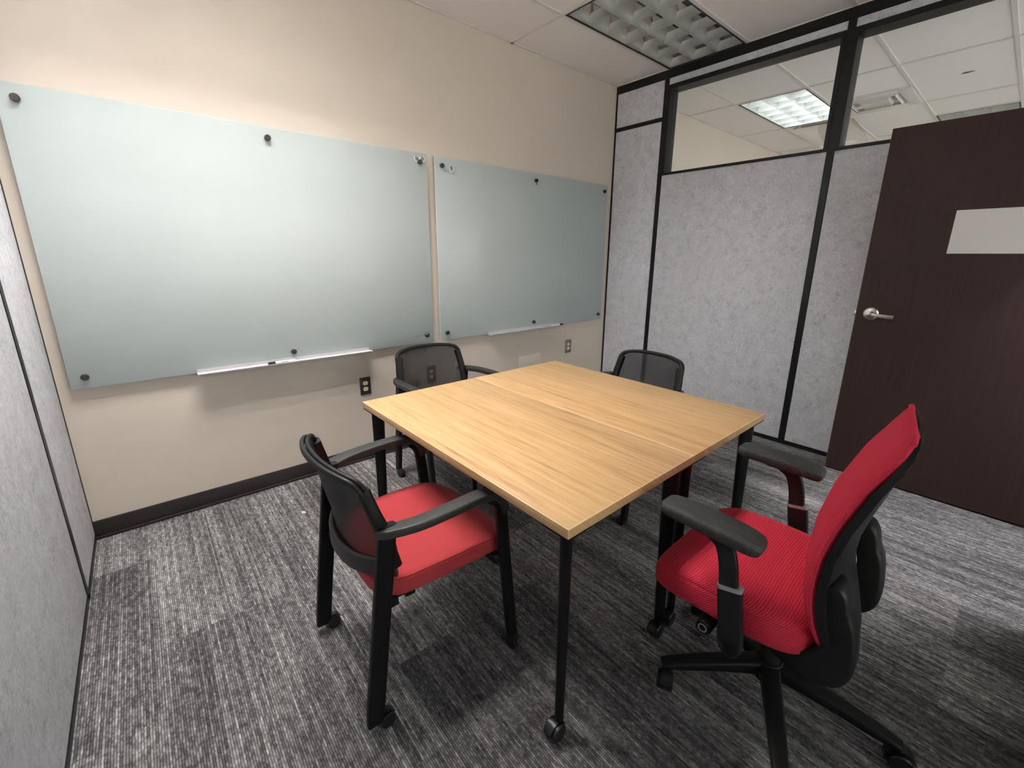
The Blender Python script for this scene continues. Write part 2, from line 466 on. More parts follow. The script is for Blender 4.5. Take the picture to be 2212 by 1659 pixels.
# unseen front with the doorway; glazing added to let fill daylight in
DX0, DX1, DZ = -1.105, -0.185, 2.045
b = MB()
b.box(XL - 0.1, DX0 - 0.05, YS, YS - 0.1, 0.0, 0.10)
b.box(XL - 0.1, 0.1, YS, YS - 0.1, H - 0.06, H)
b.box(DX1 + 0.05, 0.1, YS, YS - 0.1, 0.0, H - 0.06)
wf = tag(b.build('wall_front', M['frame'], smooth=0), 'unseen black framed front with the doorway, glazing added for fill light', 'wall', kind='structure')
b = MB()
for x_ in (XL, -2.92, -2.03, DX0 - 0.075): b.box(x_ - 0.02, x_ + 0.02, YS, YS - 0.1, 0.10, H - 0.06)
b.build('mullions', M['frame'], wf, smooth=0)
b = MB()
b.box(XL, DX0 - 0.06, YS - 0.047, YS - 0.053, 0.10, H - 0.06)
b.box(DX0 - 0.05, DX1 + 0.05, YS - 0.047, YS - 0.053, DZ + 0.05, H - 0.06)
b.build('pane', M['pane'], wf, smooth=0)
b = MB()
b.box(DX0 - 0.05, DX0, YS + 0.012, YS - 0.13, 0.0, DZ + 0.05)
b.box(DX1, DX1 + 0.05, YS + 0.012, YS - 0.13, 0.0, DZ + 0.05)
b.box(DX0, DX1, YS + 0.012, YS - 0.13, DZ, DZ + 0.05)
tag(b.build('trim_1', M['base'], smooth=0), 'dark door frame around the doorway', 'door frame', kind='structure')
b = MB(); b.box(XF, XF + 0.1, 0.1, -5.2, 0.0, H)
tag(b.build('wall_far', M['wall'], smooth=0), 'far beige wall of the next room', 'wall', kind='structure')
b = MB()
b.box(XL - 0.1, XF, -5.1, -5.2, 0.0, 0.25); b.box(XL - 0.1, XF, -5.1, -5.2, 2.68, H); b.box(XL - 0.2, XL - 0.1, YS - 0.1, -5.2, 0.0, H)
wc = tag(b.build('wall_corridor', M['wall'], smooth=0), 'beige outer wall of the corridor, below and above the added fill window', 'wall', kind='structure')
b = MB()
x_ = XL
while x_ < XF: b.box(x_ - 0.03, x_ + 0.03, -5.1, -5.2, 0.25, 2.68); x_ += 1.5
b.box(XL, XF, -5.1, -5.2, 0.25, 0.29); b.box(XL, XF, -5.1, -5.2, 2.64, 2.68)
w3 = tag(b.build('window_3', M['frame'], smooth=0), 'unseen long window added along the corridor for fill light', 'window', kind='structure')  # out of view, added as an opening for the fill daylight
b = MB(); b.box(XL, XF, -5.147, -5.153, 0.27, 2.66)
b.build('pane', M['pane'], w3, smooth=0)

# suspended ceiling with grid
GX = [-4.875 + 1.22 * i for i in range(9)]
GX = [-3.655 + 1.22 * i for i in range(9)]
GY = [-0.495 - 0.61 * i for i in range(8)]
rows = [0.0] + GY
fixt = {(-2.435 - 1.22, 1): 'on', (-1.215, 1): 'off'}
skip = []   # (x0, x1, y0, y1) openings
LIGHTS = [(-3.655, -0.495, 'room'), (-1.215, -0.495, 'off'), (1.225, -0.495, 'hall'), (3.055, -1.715, 'off'),
          (1.225, -2.935, 'hall'), (3.665, -2.935, 'hall'), (-1.215, -3.545, 'hall')]
for x0, y0, _ in LIGHTS: skip.append((x0, x0 + 1.22, y0 - 0.61, y0))
VENT = (1.835, 2.445, -1.715, -1.105); skip.append(VENT)
def overlaps(c0, c1, d0, d1):
    return any(c0 < s1 - .01 and c1 > s0 + .01 and d0 < t1 - .01 and d1 > t0 + .01 for s0, s1, t0, t1 in skip)
b = MB()
tb = 0.012
for ri in range(len(rows)):
    ytop = rows[ri]; ybot = rows[ri + 1] if ri + 1 < len(rows) else -5.2
    if ytop < -5.1: break
    ybot = max(ybot, -5.2)
    xs = [XL - 0.1] + GX + [XF + 0.1]
    xs = sorted(x for x in xs if XL - 0.1 <= x <= XF + 0.1)
    if ri == 2: xs = sorted(set(xs) | {1.835})
    if ri == 3: xs = sorted((set(xs) - {GX[6]}) | {3.055, 4.275})
    for xa, xb in zip(xs, xs[1:]):
        if xb - xa < 0.03: continue
        if overlaps(xa, xb, ybot, ytop): continue
        b.box(xa + tb, xb - tb, ybot + tb, ytop - (tb if ytop < 0 else 0.0), H + 0.006, H + 0.022, mi=0)
    for x in xs[1:-1]:
        b.box(x - tb, x + tb, ybot + tb, ytop - (tb if ytop < 0 else 0), H, H + 0.03, mi=1)
for y in GY: b.box(XL - 0.1, XF + 0.1, y - tb, y + tb, H, H + 0.03, mi=1)
b.box(XL, XF, -0.020, 0.0, H, H + 0.004, mi=1)
b.box(XL - 0.1, XF + 0.1, -5.2, 0.1, H + 0.28, H + 0.30, mi=0)
ceil = tag(b.build('ceiling', [M['tile'], M['tbar']], smooth=0), 'suspended ceiling of white tiles in a flush grid', 'ceiling', kind='structure')
b = MB()
b.rings([[Vector((1.80 + 0.012 * math.cos(a) * (1.3 + .5 * math.sin(3 * a)), -2.05 + 0.034 * math.sin(a) * (1 + .25 * math.cos(5 * a)), zz)) for a in [2 * PI * i / 14 for i in range(14)]] for zz in (H + 0.0035, H + 0.007)])
tag(b.build('hole', M['base'], ceil, smooth=0), 'small dark tear in a ceiling tile')

# ------------------------------------------------------------------ ceiling lights
def louver_light(x0, y0, tube_m, label):
    """recessed parabolic troffer, 1.22 x 0.61, corner (x0, y0) is its left/back corner"""
    t_ = thing('ceiling_light', label, 'ceiling light', (x0 + 0.61, y0 - 0.305, H), 0, 'louvered ceiling lights')
    hx, hy = 0.598, 0.293
    b = MB()      # black trim around the opening
    for q in ((-hx, hx, hy - 0.012, hy), (-hx, hx, -hy, -hy + 0.012), (-hx, -hx + 0.012, -hy, hy), (hx - 0.012, hx, -hy, hy)):
        b.box(*q, -0.001, 0.02)
    b.build('frame', M['black_trim'], t_, smooth=0)
    b = MB()      # housing: a tray open downwards
    ix, iy, zt = hx - 0.006, hy - 0.006, 0.19
    b.box(-ix, ix, -iy, iy, zt, zt + 0.01)
    for q in ((-ix, ix, iy - 0.004, iy), (-ix, ix, -iy, -iy + 0.004), (-ix, -ix + 0.004, -iy, iy), (ix - 0.004, ix, -iy, iy)):
        b.box(*q, 0.02, zt)
    b.build('housing', M['housing'], t_, smooth=0)
    # louver of parabolic blades: 3 x 6 cells
    b = MB()
    lx, ly, d_ = hx - 0.014, hy - 0.014, 0.092
    prof_c = [(0.0012 + 0.010 * (i / 6) ** 2, 0.003 + 0.058 * i / 6) for i in range(7)]
    prof_l = [(0.0012 + 0.052 * (i / 8) ** 1.8, 0.003 + d_ * i / 8) for i in range(9)]
    def blade(a0, a1, pos, along):
        prof = prof_l if along == 'X' else prof_c
        left = [(-w_, z_) for w_, z_ in prof]; right = [(w_, z_) for w_, z_ in reversed(prof)]
        poly = left[::1] + right
        fn = (lambda u, z, d: (d, pos + u, z)) if along == 'X' else (lambda u, z, d: (pos + u, d, z))
        b.prism(poly, fn, a0, a1, mi=(0 if along == 'X' else 1))
    for i in (1, 2): blade(-lx, lx, -ly + 2 * ly * i / 3, 'X')
    for i in range(1, 6): blade(-ly, ly, -lx + 2 * lx * i / 6, 'Y')
    # curved reflectors along the rim
    for sgn in (-1, 1):
        pl = [(sgn * (ly - w_), z_) for w_, z_ in prof_l] + [(sgn * ly, 0.003 + d_), (sgn * ly, 0.003)]
        b.prism(pl, lambda u, z, d: (d, u, z), -lx, lx)
        pl = [(sgn * (lx - w_), z_) for w_, z_ in prof_c] + [(sgn * lx, 0.061), (sgn * lx, 0.003)]
        b.prism(pl, lambda u, z, d: (u, d, z), -ly, ly, mi=1)
    b.build('louver', [M['louver_pale'], M['blade_pale']] if tube_m in (M['tube_off'], M['tube_cool']) else [M['louver'], M['blade']], t_, smooth=40)
    for i in (-1, 0, 1):
        b = MB(); b.lathe([(0.0005, -0.575), (0.0128, -0.575), (0.0128, 0.575), (0.0005, 0.575)], (0, i * 2 * ly / 3, 0.142), 'X', 16)
        b.build('tube', tube_m, t_)
    return t_
louver_light(-3.655, -0.495, M['tube_on'], 'lit louvered ceiling light over the left end of the room')
louver_light(-1.215, -0.495, M['tube_off'], 'unlit louvered ceiling light beside the grey partition')
louver_light(1.225, -0.495, M['tube_cool'], 'brightly lit louvered ceiling light seen through the window left of the post')
louver_light(3.055, -1.715, M['tube_off'], 'unlit louvered ceiling light seen above the brown door')
louver_light(1.225, -2.935, M['tube_fill'], 'added unseen fill light of the open office nearest the doorway side of the partition')  # this and the next two are unseen, added to brighten the room
louver_light(3.665, -2.935, M['tube_fill'], 'added unseen fill light of the open office by its far wall')
louver_light(-1.215, -3.545, M['tube_fill'], 'added unseen fill light outside the doorway')

# air vent and clear deflector in the next room
t_ = thing('air_vent', 'square ceiling air vent seen through the window above the door', 'air vent', (2.14, -1.41, H))
b = MB()
for q in ((-.293, .293, .20, .293), (-.293, .293, -.293, -.20), (-.293, -.20, -.20, .20), (.20, .293, -.20, .20)): b.box(*q, -0.004, 0.006, 0.002)
b.build('frame', M['tbar'], t_)
b = MB()
for r_, z_ in ((0.165, -0.012), (0.10, -0.022)):
    sec = [(-r_, -r_), (r_, -r_), (r_, r_), (-r_, r_)]
    big = [(x * 1.16, y * 1.16) for x, y in sec]
    b.rings([[(x, y, z_) for x, y in sec], [(x, y, z_ + 0.03) for x, y in big], [(x, y, z_ + 0.034) for x, y in big], [(x, y, z_ + 0.004) for x, y in sec]], loop=True, cap=False)
b.box(-.10, .10, -.10, .10, -0.022, -0.018)
b.box(-.21, .21, -.21, .21, 0.05, 0.06)
for sx in (-.19, .19): b.box(sx - .004, sx + .004, -.004, .004, -0.01, 0.055)
b.build('slats', M['tbar'], t_)
b = MB()
pts = []
n = 16
def defl(u, v_):
    x = lerp(2.46, 3.20, u); y = lerp(-0.60, -1.16, v_)
    z = H - 0.018 - 0.085 * (u ** 1.5) * (0.6 + 0.4 * v_) - 0.012 * math.sin(v_ * PI * 2.2) * u
    return Vector((x, y, z))
top = [[defl(i / n, j / n) for j in range(n + 1)] for i in range(n + 1)]
b.rings(top, closed_u=False, cap=False)
bot = [[p - Vector((0, 0, 0.004)) for p in r] for r in top]
b.rings(bot, closed_u=False, cap=False)
o = tag(b.build('air_deflector', M['clear']), 'curved clear plastic air deflector hanging under the ceiling beside the lit ceiling light', 'air deflector')
for y in (-0.66, -1.10):
    b = MB(); b.box(2.47, 2.49, y - 0.01, y + 0.01, H - 0.02, H + 0.001)
    b.build('bracket', M['white_plastic'], o, smooth=0)

# ------------------------------------------------------------------ open door leaf with lever
door = thing('door_1', 'dark brown flush door standing open in front of the grey partition', 'door', (-0.168, -2.045, 0.0), 0, kind='structure')
b = MB(); b.box(-0.022, 0.022, 0.0, -0.915, 0.011, 2.032, 0.0015)
b.build('leaf', M['door'], door)
b = MB(); b.box(-0.0205, 0.0205, 0.0, 0.0012, 0.012, 2.031)
tag(b.build('edge_band', M['door_edge'], door, smooth=0), 'thin tan edge strip')
b = MB(); b.box(-0.009, 0.009, -0.002, 0.013, 1.005, 1.035, 0.003)
b.box(-0.013, 0.013, 0.0, 0.003, 0.985, 1.055)
b.build('latch', M['chrome'], door)
b = MB()
for sx in (-1, 1):
    cy, cz = -0.072, 1.026
    prof = [(0.0005, 0.0), (0.037, 0.0), (0.037, 0.005), (0.031, 0.011), (0.016, 0.013), (0.0135, 0.03), (0.0125, 0.056), (0.0005, 0.058)]
    prof = [(r, sx * (0.022 + h)) for r, h in prof]
    b.lathe(prof, (0, cy, cz), 'X', 28)
    path = [(sx * 0.066, cy + 0.012, cz - 0.002), (sx * 0.068, cy - 0.01, cz - 0.002), (sx * 0.069, cy - 0.04, cz - 0.004), (sx * 0.066, cy - 0.08, cz - 0.007), (sx * 0.062, cy - 0.112, cz - 0.008)]
    b.sweep(catmull(path, 5), rrect(0.012, 0.023, 0.005), up=(0, 0, 1))
lev = b.build('handle', M['chrome'], door)
tag(lev, 'satin chrome lever handle')
b = MB(); b.lathe([(0.0004, 0), (0.0035, 0), (0.0035, 0.0012), (0.0004, 0.0012)], (-0.0758, -0.072, 1.0245), 'X', 12)
b.build('keyhole', M['black_trim'], lev)
for z_ in (0.28, 1.02, 1.78):
    b = MB(); b.lathe([(0.0004, -0.05), (0.007, -0.05), (0.007, 0.05), (0.0004, 0.05)], (-0.018, -0.923, z_), 'Z', 12)
    b.build('hinge', M['chrome'], door)
b = MB()
sh = [[(-0.1908 - 0.0010 * math.sin(u * PI) * math.sin(w_ * PI), -2.379 - 0.279 * u, 1.371 + 0.2165 * w_ + 0.001 * u) for w_ in [j / 6 for j in range(7)]] for u in [i / 8 for i in range(9)]]
b.rings(sh, closed_u=False, cap=False)
b.rings([[(x + 0.0004, y, z_) for x, y, z_ in r] for r in sh], closed_u=False, cap=False)
tag(b.build('paper_sheet', M['paper']), 'blank white landscape paper sheet on the dark brown door', 'paper')

# ------------------------------------------------------------------ glass whiteboards
def glass_board(x0, x1, z0, z1, label, knob_x, logo_x, tray):
    cx_ = (x0 + x1) / 2
    t_ = thing('glass_whiteboard', label, 'whiteboard', (cx_, 0, z0), 0, 'glass whiteboards on the beige wall')
    w2 = (x1 - x0) / 2; h = z1 - z0
    b = MB()
    b.box(-w2, w2, -0.0295, -0.0235, 0, h, 0.0027, mi=0)
    b.bm.normal_update()
    for f in b.bm.faces:
        if abs(f.normal.y) < 0.9: f.material_index = 1
    b.build('panel', [M['glassboard'], M['glass_edge']], t_)
    for kx in knob_x:
        for kz in (0.053, h - 0.055):
            b = MB()
            b.lathe([(0.0005, 0.0), (0.009, 0.0), (0.009, -0.029), (0.0135, -0.029), (0.0145, -0.031), (0.0145, -0.0445), (0.0128, -0.0465), (0.0005, -0.0465)], (kx - cx_, -0.0005, kz), 'Y', 24)
            b.build('standoff', M['steel'], t_)
    # small printed mark: an outlined tag shape and a line of tiny letters
    b = MB(); lx, lz = logo_x - cx_, 0.052
    out = [(-0.014, -0.0065), (0.010, -0.0065), (0.015, 0.0), (0.010, 0.0065), (-0.014, 0.0065)]
    inn = [(x * 0.80, y * 0.66) for x, y in out]
    yy = -0.0298
    b.rings([[(lx + x, yy, lz + z_) for x, z_ in out], [(lx + x, yy, lz + z_) for x, z_ in inn], [(lx + x, yy + 0.0004, lz + z_) for x, z_ in inn], [(lx + x, yy + 0.0004, lz + z_) for x, z_ in out]], loop=True, cap=False)
    rn = random.Random(7)
    for i in range(8):
        xx = lx + 0.024 + i * 0.0045
        b.box(xx, xx + 0.0030, yy, yy + 0.0004, lz - 0.002, lz + 0.0012 + (0.0018 if i in (0, 3, 6) else 0))
    b.build('logo', M['ink'], t_, smooth=0)
    # pen tray clipped under the lower edge
    a0, a1 = tray[0] - cx_, tray[1] - cx_
    b = MB()
    poly = [(-0.024, -0.010), (-0.024, 0.022), (-0.0305, 0.022), (-0.0305, 0.004), (-0.036, 0.0), (-0.088, 0.0), (-0.094, 0.008), (-0.098, 0.007), (-0.091, -0.004), (-0.034, -0.004), (-0.0285, -0.010)]
    poly = [(-0.0302, 0.020), (-0.0302, 0.004), (-0.036, 0.0), (-0.082, 0.0), (-0.088, 0.007), (-0.091, 0.006), (-0.085, -0.004), (-0.034, -0.004), (-0.0236, -0.004), (-0.0236, 0.0), (-0.0318, 0.0015), (-0.0330, 0.020)]
    b.prism(poly, lambda y_, z_, d: (d, y_, z_), a0, a1)
    for e_ in (a0, a1): b.box(e_ - 0.002, e_ + 0.002, -0.09, -0.030, -0.006, 0.006)
    b.build('pen_tray', M['tray'], t_, smooth=0)
    return t_
glass_board(-3.751, -1.934, 0.7475, 1.962, 'large pale glass whiteboard at the left, with the longer pen tray', (-3.698, -2.842, -1.988), -2.060, (-3.297, -2.405))
glass_board(-1.878, -0.088, 0.7475, 1.962, 'pale glass whiteboard beside the grey partition corner', (-1.826, -0.983, -0.140), -0.205, (-1.462, -0.645))

def marker(x, y, z, flip, label):
    t_ = thing('marker', label, 'marker', (x, y, z), PI if flip else 0.0, 'dry erase markers')
    b = MB(); b.lathe([(0.0005, 0.0), (0.006, 0.0), (0.0068, 0.003), (0.0068, 0.098), (0.006, 0.100), (0.0005, 0.100)], (0, 0, 0), 'X', 18)
    bd = b.build('barrel', M['white_plastic'], t_)
    b = MB(); b.lathe([(0.0005, 0.0), (0.0073, 0.0), (0.0073, 0.032), (0.0060, 0.035), (0.0005, 0.035)], (-0.036, 0, 0), 'X', 18)
    b.build('cap', M['black_plastic'], t_)
    b = MB()
    for i in range(6): b.box(0.030 + i * 0.006, 0.0345 + i * 0.006, -0.0071, -0.0066, -0.002, 0.002)
    b.build('print', M['ink'], bd, smooth=0)
marker(-2.946, -0.060, 0.7552, False, 'white marker with black cap on the left board tray')
marker(-0.694, -0.060, 0.7552, True, 'white marker with black cap at the right end of the right board tray')

def pin_magnet(x, z, label, ring=True, tilt=0.0):
    t_ = thing('magnet', label, 'magnet', (x, -0.0297, z), 0, 'round magnets on the whiteboards')
    b = MB()
    b.lathe([(0.0005, 0.0), (0.0085, 0.0), (0.0085, -0.010), (0.0075, -0.012), (0.0005, -0.012)] if ring else
            [(0.0005, 0.0), (0.0065, 0.0), (0.0055, -0.006), (0.0065, -0.012), (0.0005, -0.012)], (0, 0, 0), 'Y', 18)
    b.build('core', M['chrome'], t_)
    if ring:
        b = MB()
        R0, r0 = 0.0165, 0.0035
        rings = []
        for i in range(24):
            a = 2 * PI * i / 24
            rings.append([((R0 + r0 * math.cos(q)) * math.cos(a) + 0.006, -0.004 + r0 * math.sin(q), (R0 + r0 * math.cos(q)) * math.sin(a) - 0.010) for q in [2 * PI * j / 8 for j in range(8)]])
        b.rings(rings, loop=True, cap=False)
        b.build('clear_ring', M['white_plastic'], t_)
pin_magnet(-2.012, 1.936, 'round magnet at the left board corner, left of the pair')
pin_magnet(-1.972, 1.938, 'round magnet at the left board corner, right of the pair')
pin_magnet(-1.758, 1.902, 'round magnet near the top left corner of the right board')
pin_magnet(-0.980, 1.882, 'small silver magnet just below the top middle standoff of the right board', False)

# ------------------------------------------------------------------ wall plates
def wall_plate(name, x, z, w_, h_, m_plate, label, cat, kind_):
    t_ = thing(name, label, cat, (x, 0, z), 0, 'wall plates under the whiteboards')
    b = MB(); b.box(-w_ / 2, w_ / 2, -0.0065, 0.0, -h_ / 2, h_ / 2, 0.0022)
    b.build('plate', m_plate, t_)
    if kind_ in ('duplex', 'steel_duplex'):
        mm = M['ivory'] if kind_ == 'duplex' else M['white_plastic']
        for s_ in (-1, 1):
            b = MB(); b.lathe([(0.0005, 0.0), (0.0165, 0.0), (0.0165, -0.0085), (0.0155, -0.0092), (0.0005, -0.0092)], (0, 0, s_ * 0.0195), 'Y', 24)
            for v_ in b.bm.verts:
                dz = v_.co.z - s_ * 0.0195
                v_.co.z = s_ * 0.0195 + max(-0.0128, min(0.0128, dz))
            rc = b.build('receptacle', mm, t_)
            b = MB()
            for dx, hh in ((-0.006, 0.0085), (0.006, 0.0068)): b.box(dx - 0.001, dx + 0.001, -0.0095, -0.0090, s_ * 0.0195 - hh / 2 + 0.003, s_ * 0.0195 + hh / 2 + 0.003)
            b.lathe([(0.0002, -0.0090), (0.0022, -0.0090), (0.0022, -0.0095), (0.0002, -0.0095)], (0, 0, s_ * 0.0195 - 0.0065), 'Y', 10)
            b.build('slots', M['black_trim'], rc, smooth=0)
        b = MB(); b.lathe([(0.0003, -0.006), (0.0028, -0.006), (0.0025, -0.0072), (0.0003, -0.0074)], (0, 0, 0), 'Y', 12)
        b.build('screw', M['chrome'], t_)
    elif kind_ == 'data':
        for i, (dx, dz) in enumerate(((-0.013, 0.012), (0.013, 0.012), (-0.013, -0.012), (0.013, -0.012))):
            b = MB(); b.box(dx - 0.009, dx + 0.009, -0.0085, -0.004, dz - 0.009, dz + 0.009, 0.001)
            b.build('jack', M['black_plastic'] if i == 0 else M['ivory'], t_)
    else:
        for dz in (-h_ / 2 + 0.016, h_ / 2 - 0.016):
            b = MB(); b.lathe([(0.0003, -0.006), (0.0030, -0.006), (0.0026, -0.0072), (0.0003, -0.0074)], (0, 0, dz) if h_ > w_ else (dz * 1.6, 0, 0), 'Y', 12)
            b.build('screw', m_plate, t_)
    return t_
wall_plate('outlet', -2.437, 0.510, 0.070, 0.116, M['brown_plate'], 'dark brown outlet with ivory sockets left of the back chair', 'outlet', 'duplex')
wall_plate('blank_plate', -2.095, 0.510, 0.076, 0.118, M['plate'], 'blank beige wall plate behind the back chair mesh', 'wall plate', 'blank')
wall_plate('outlet', -1.953, 0.508, 0.072, 0.118, M['brown_plate'], 'dark brown outlet seen through the back chair mesh', 'outlet', 'duplex')
wall_plate('data_plate', -1.715, 0.505, 0.074, 0.118, M['plate'], 'beige data plate with small jacks behind the back chair', 'wall plate', 'data')
wall_plate('blank_plate', -0.995, 0.455, 0.255, 0.118, M['plate'], 'wide blank beige cover plate just above the far table edge', 'wall plate', 'blank')
wall_plate('outlet', -0.512, 0.528, 0.076, 0.122, M['steel_plate'], 'steel outlet plate near the partition corner under the right board', 'outlet', 'steel_duplex')

# ------------------------------------------------------------------ casters
def caster_mesh(b, x, y, r, w_, hood, ang=0.0):
    """twin wheel caster under the point (x, y)"""
    mt = Matrix.Translation((x, y, 0)) @ Matrix.Rotation(ang, 4, 'Z')
    sub = MB()
    off = -r * 0.62
    for s_ in (-1, 1):
        prof = [(0.0005, s_ * 0.003), (r * 0.96, s_ * 0.003), (r, s_ * 0.005), (r, s_ * (w_ - 0.003)), (r * 0.9, s_ * w_), (r * 0.45, s_ * (w_ + 0.001)), (0.0005, s_ * (w_ + 0.001))]
        sub.lathe(prof, (off, 0, r), 'Y', 24)
    rings = []
    for i in range(9):
        a = math.radians(-12 + 175 * i / 8)
        ci, si = math.cos(a), math.sin(a)
        for_r = r * 1.08
        rings.append([(off + ci * for_r * q, y_, r + si * for_r * q) for q, y_ in ((1.0, -w_ * 0.55), (1.12, -w_ * 0.55), (1.12, w_ * 0.55), (1.0, w_ * 0.55))])
    sub.rings(rings)
    sub.lathe([(0.0005, r * 1.0), (0.009, r * 1.0), (0.009, hood), (0.0005, hood)], (0, 0, 0), 'Z', 12)
    sub.box(off, 0.008, -0.006, 0.006, r * 0.8, r * 1.7)
    me = bpy.data.meshes.new('tmp'); sub.bm.to_mesh(me); sub.bm.free()
    me.transform(mt)
    b.bm.from_mesh(me); bpy.data.meshes.remove(me)

# ------------------------------------------------------------------ tables
TZ = 0.7115
def make_table(label):
    t_ = thing('table', label, 'table', (0, 0, 0), 0, 'oak topped tables pushed together')
    hx, hy = 0.3043, 0.6095
    b = MB(); b.box(-hx, hx, -hy, hy, TZ - 0.028, TZ, 0.0020)
    b.bm.normal_update()
    for f in b.bm.faces:
        if max(abs(f.normal.x), abs(f.normal.y), abs(f.normal.z)) < 0.999: f.material_index = 1
    b.build('tabletop', [M['oak'], M['oak_glint']], t_)
    b = MB()
    for sx in (-1, 1): b.box(sx * 0.235 - 0.018, sx * 0.235 + 0.018, -0.52, 0.52, TZ - 0.050, TZ - 0.028)
    for sy in (-1, 1): b.box(-0.235, 0.235, sy * 0.50 - 0.018, sy * 0.50 + 0.018, TZ - 0.049, TZ - 0.030)
    b.build('under_frame', M['black_steel'], t_, smooth=0)
    for sx in (-1, 1):
        for sy in (-1, 1):
            dx, dy = sx / math.sqrt(2), sy / math.sqrt(2)
            px, py = sx * (hx - 0.047), sy * (hy - 0.047)
            b = MB()
            rings = []
            for i in range(10):
                tt = i / 9; z_ = lerp(TZ - 0.029, 0.062, tt)
                wa, wb = lerp(0.0265, 0.0165, tt), lerp(0.0165, 0.0125, tt)
                ox = 0.010 * tt
                rings.append([(px + dx * (a_ + ox) - dy * b_, py + dy * (a_ + ox) + dx * b_, z_) for a_, b_ in rrect(2 * wa, 2 * wb, wb * 0.7, 4)])
            b.rings(rings)
            b.box(px - 0.045, px + 0.045, py - 0.045, py + 0.045, TZ - 0.034, TZ - 0.028)
            lg = b.build('leg', M['black_steel'], t_)
            b = MB(); caster_mesh(b, px + dx * 0.010, py + dy * 0.010, 0.027, 0.021, 0.066, 0.0)
            c_ = b.build('caster', M['wheel'], lg)
    return t_
tab = make_table('left oak table, half with the nearest corner, front corner leg alone')
tab2 = copy_tree(tab); tab2['label'] = 'right oak table, half beside the red office chair and partition'
tab['label'] = 'left oak topped table whose sharp corner points at the viewer'
rz_ = 0.013
for tt, off in ((tab, -0.305), (tab2, 0.305)):
    tt.location = (-2.169 + off * math.cos(rz_), -1.480 + off * math.sin(rz_), 0); tt.rotation_euler = (0, 0, rz_)

# ------------------------------------------------------------------ side chairs
def cushion(outline_fn, n, prof, crown, zfun=None):
    """outline_fn(t) -> (x, y) unit outline; prof: list of (inset, z); crown: list of (scale, z) rings towards the centre"""
    rings = []
    for inset, z_ in prof:
        rings.append([outline_fn(i / n, inset, z_) for i in range(n)])
    for sc_, z_ in crown:
        rings.append([outline_fn(i / n, sc_, z_, True) for i in range(n)])
    return rings

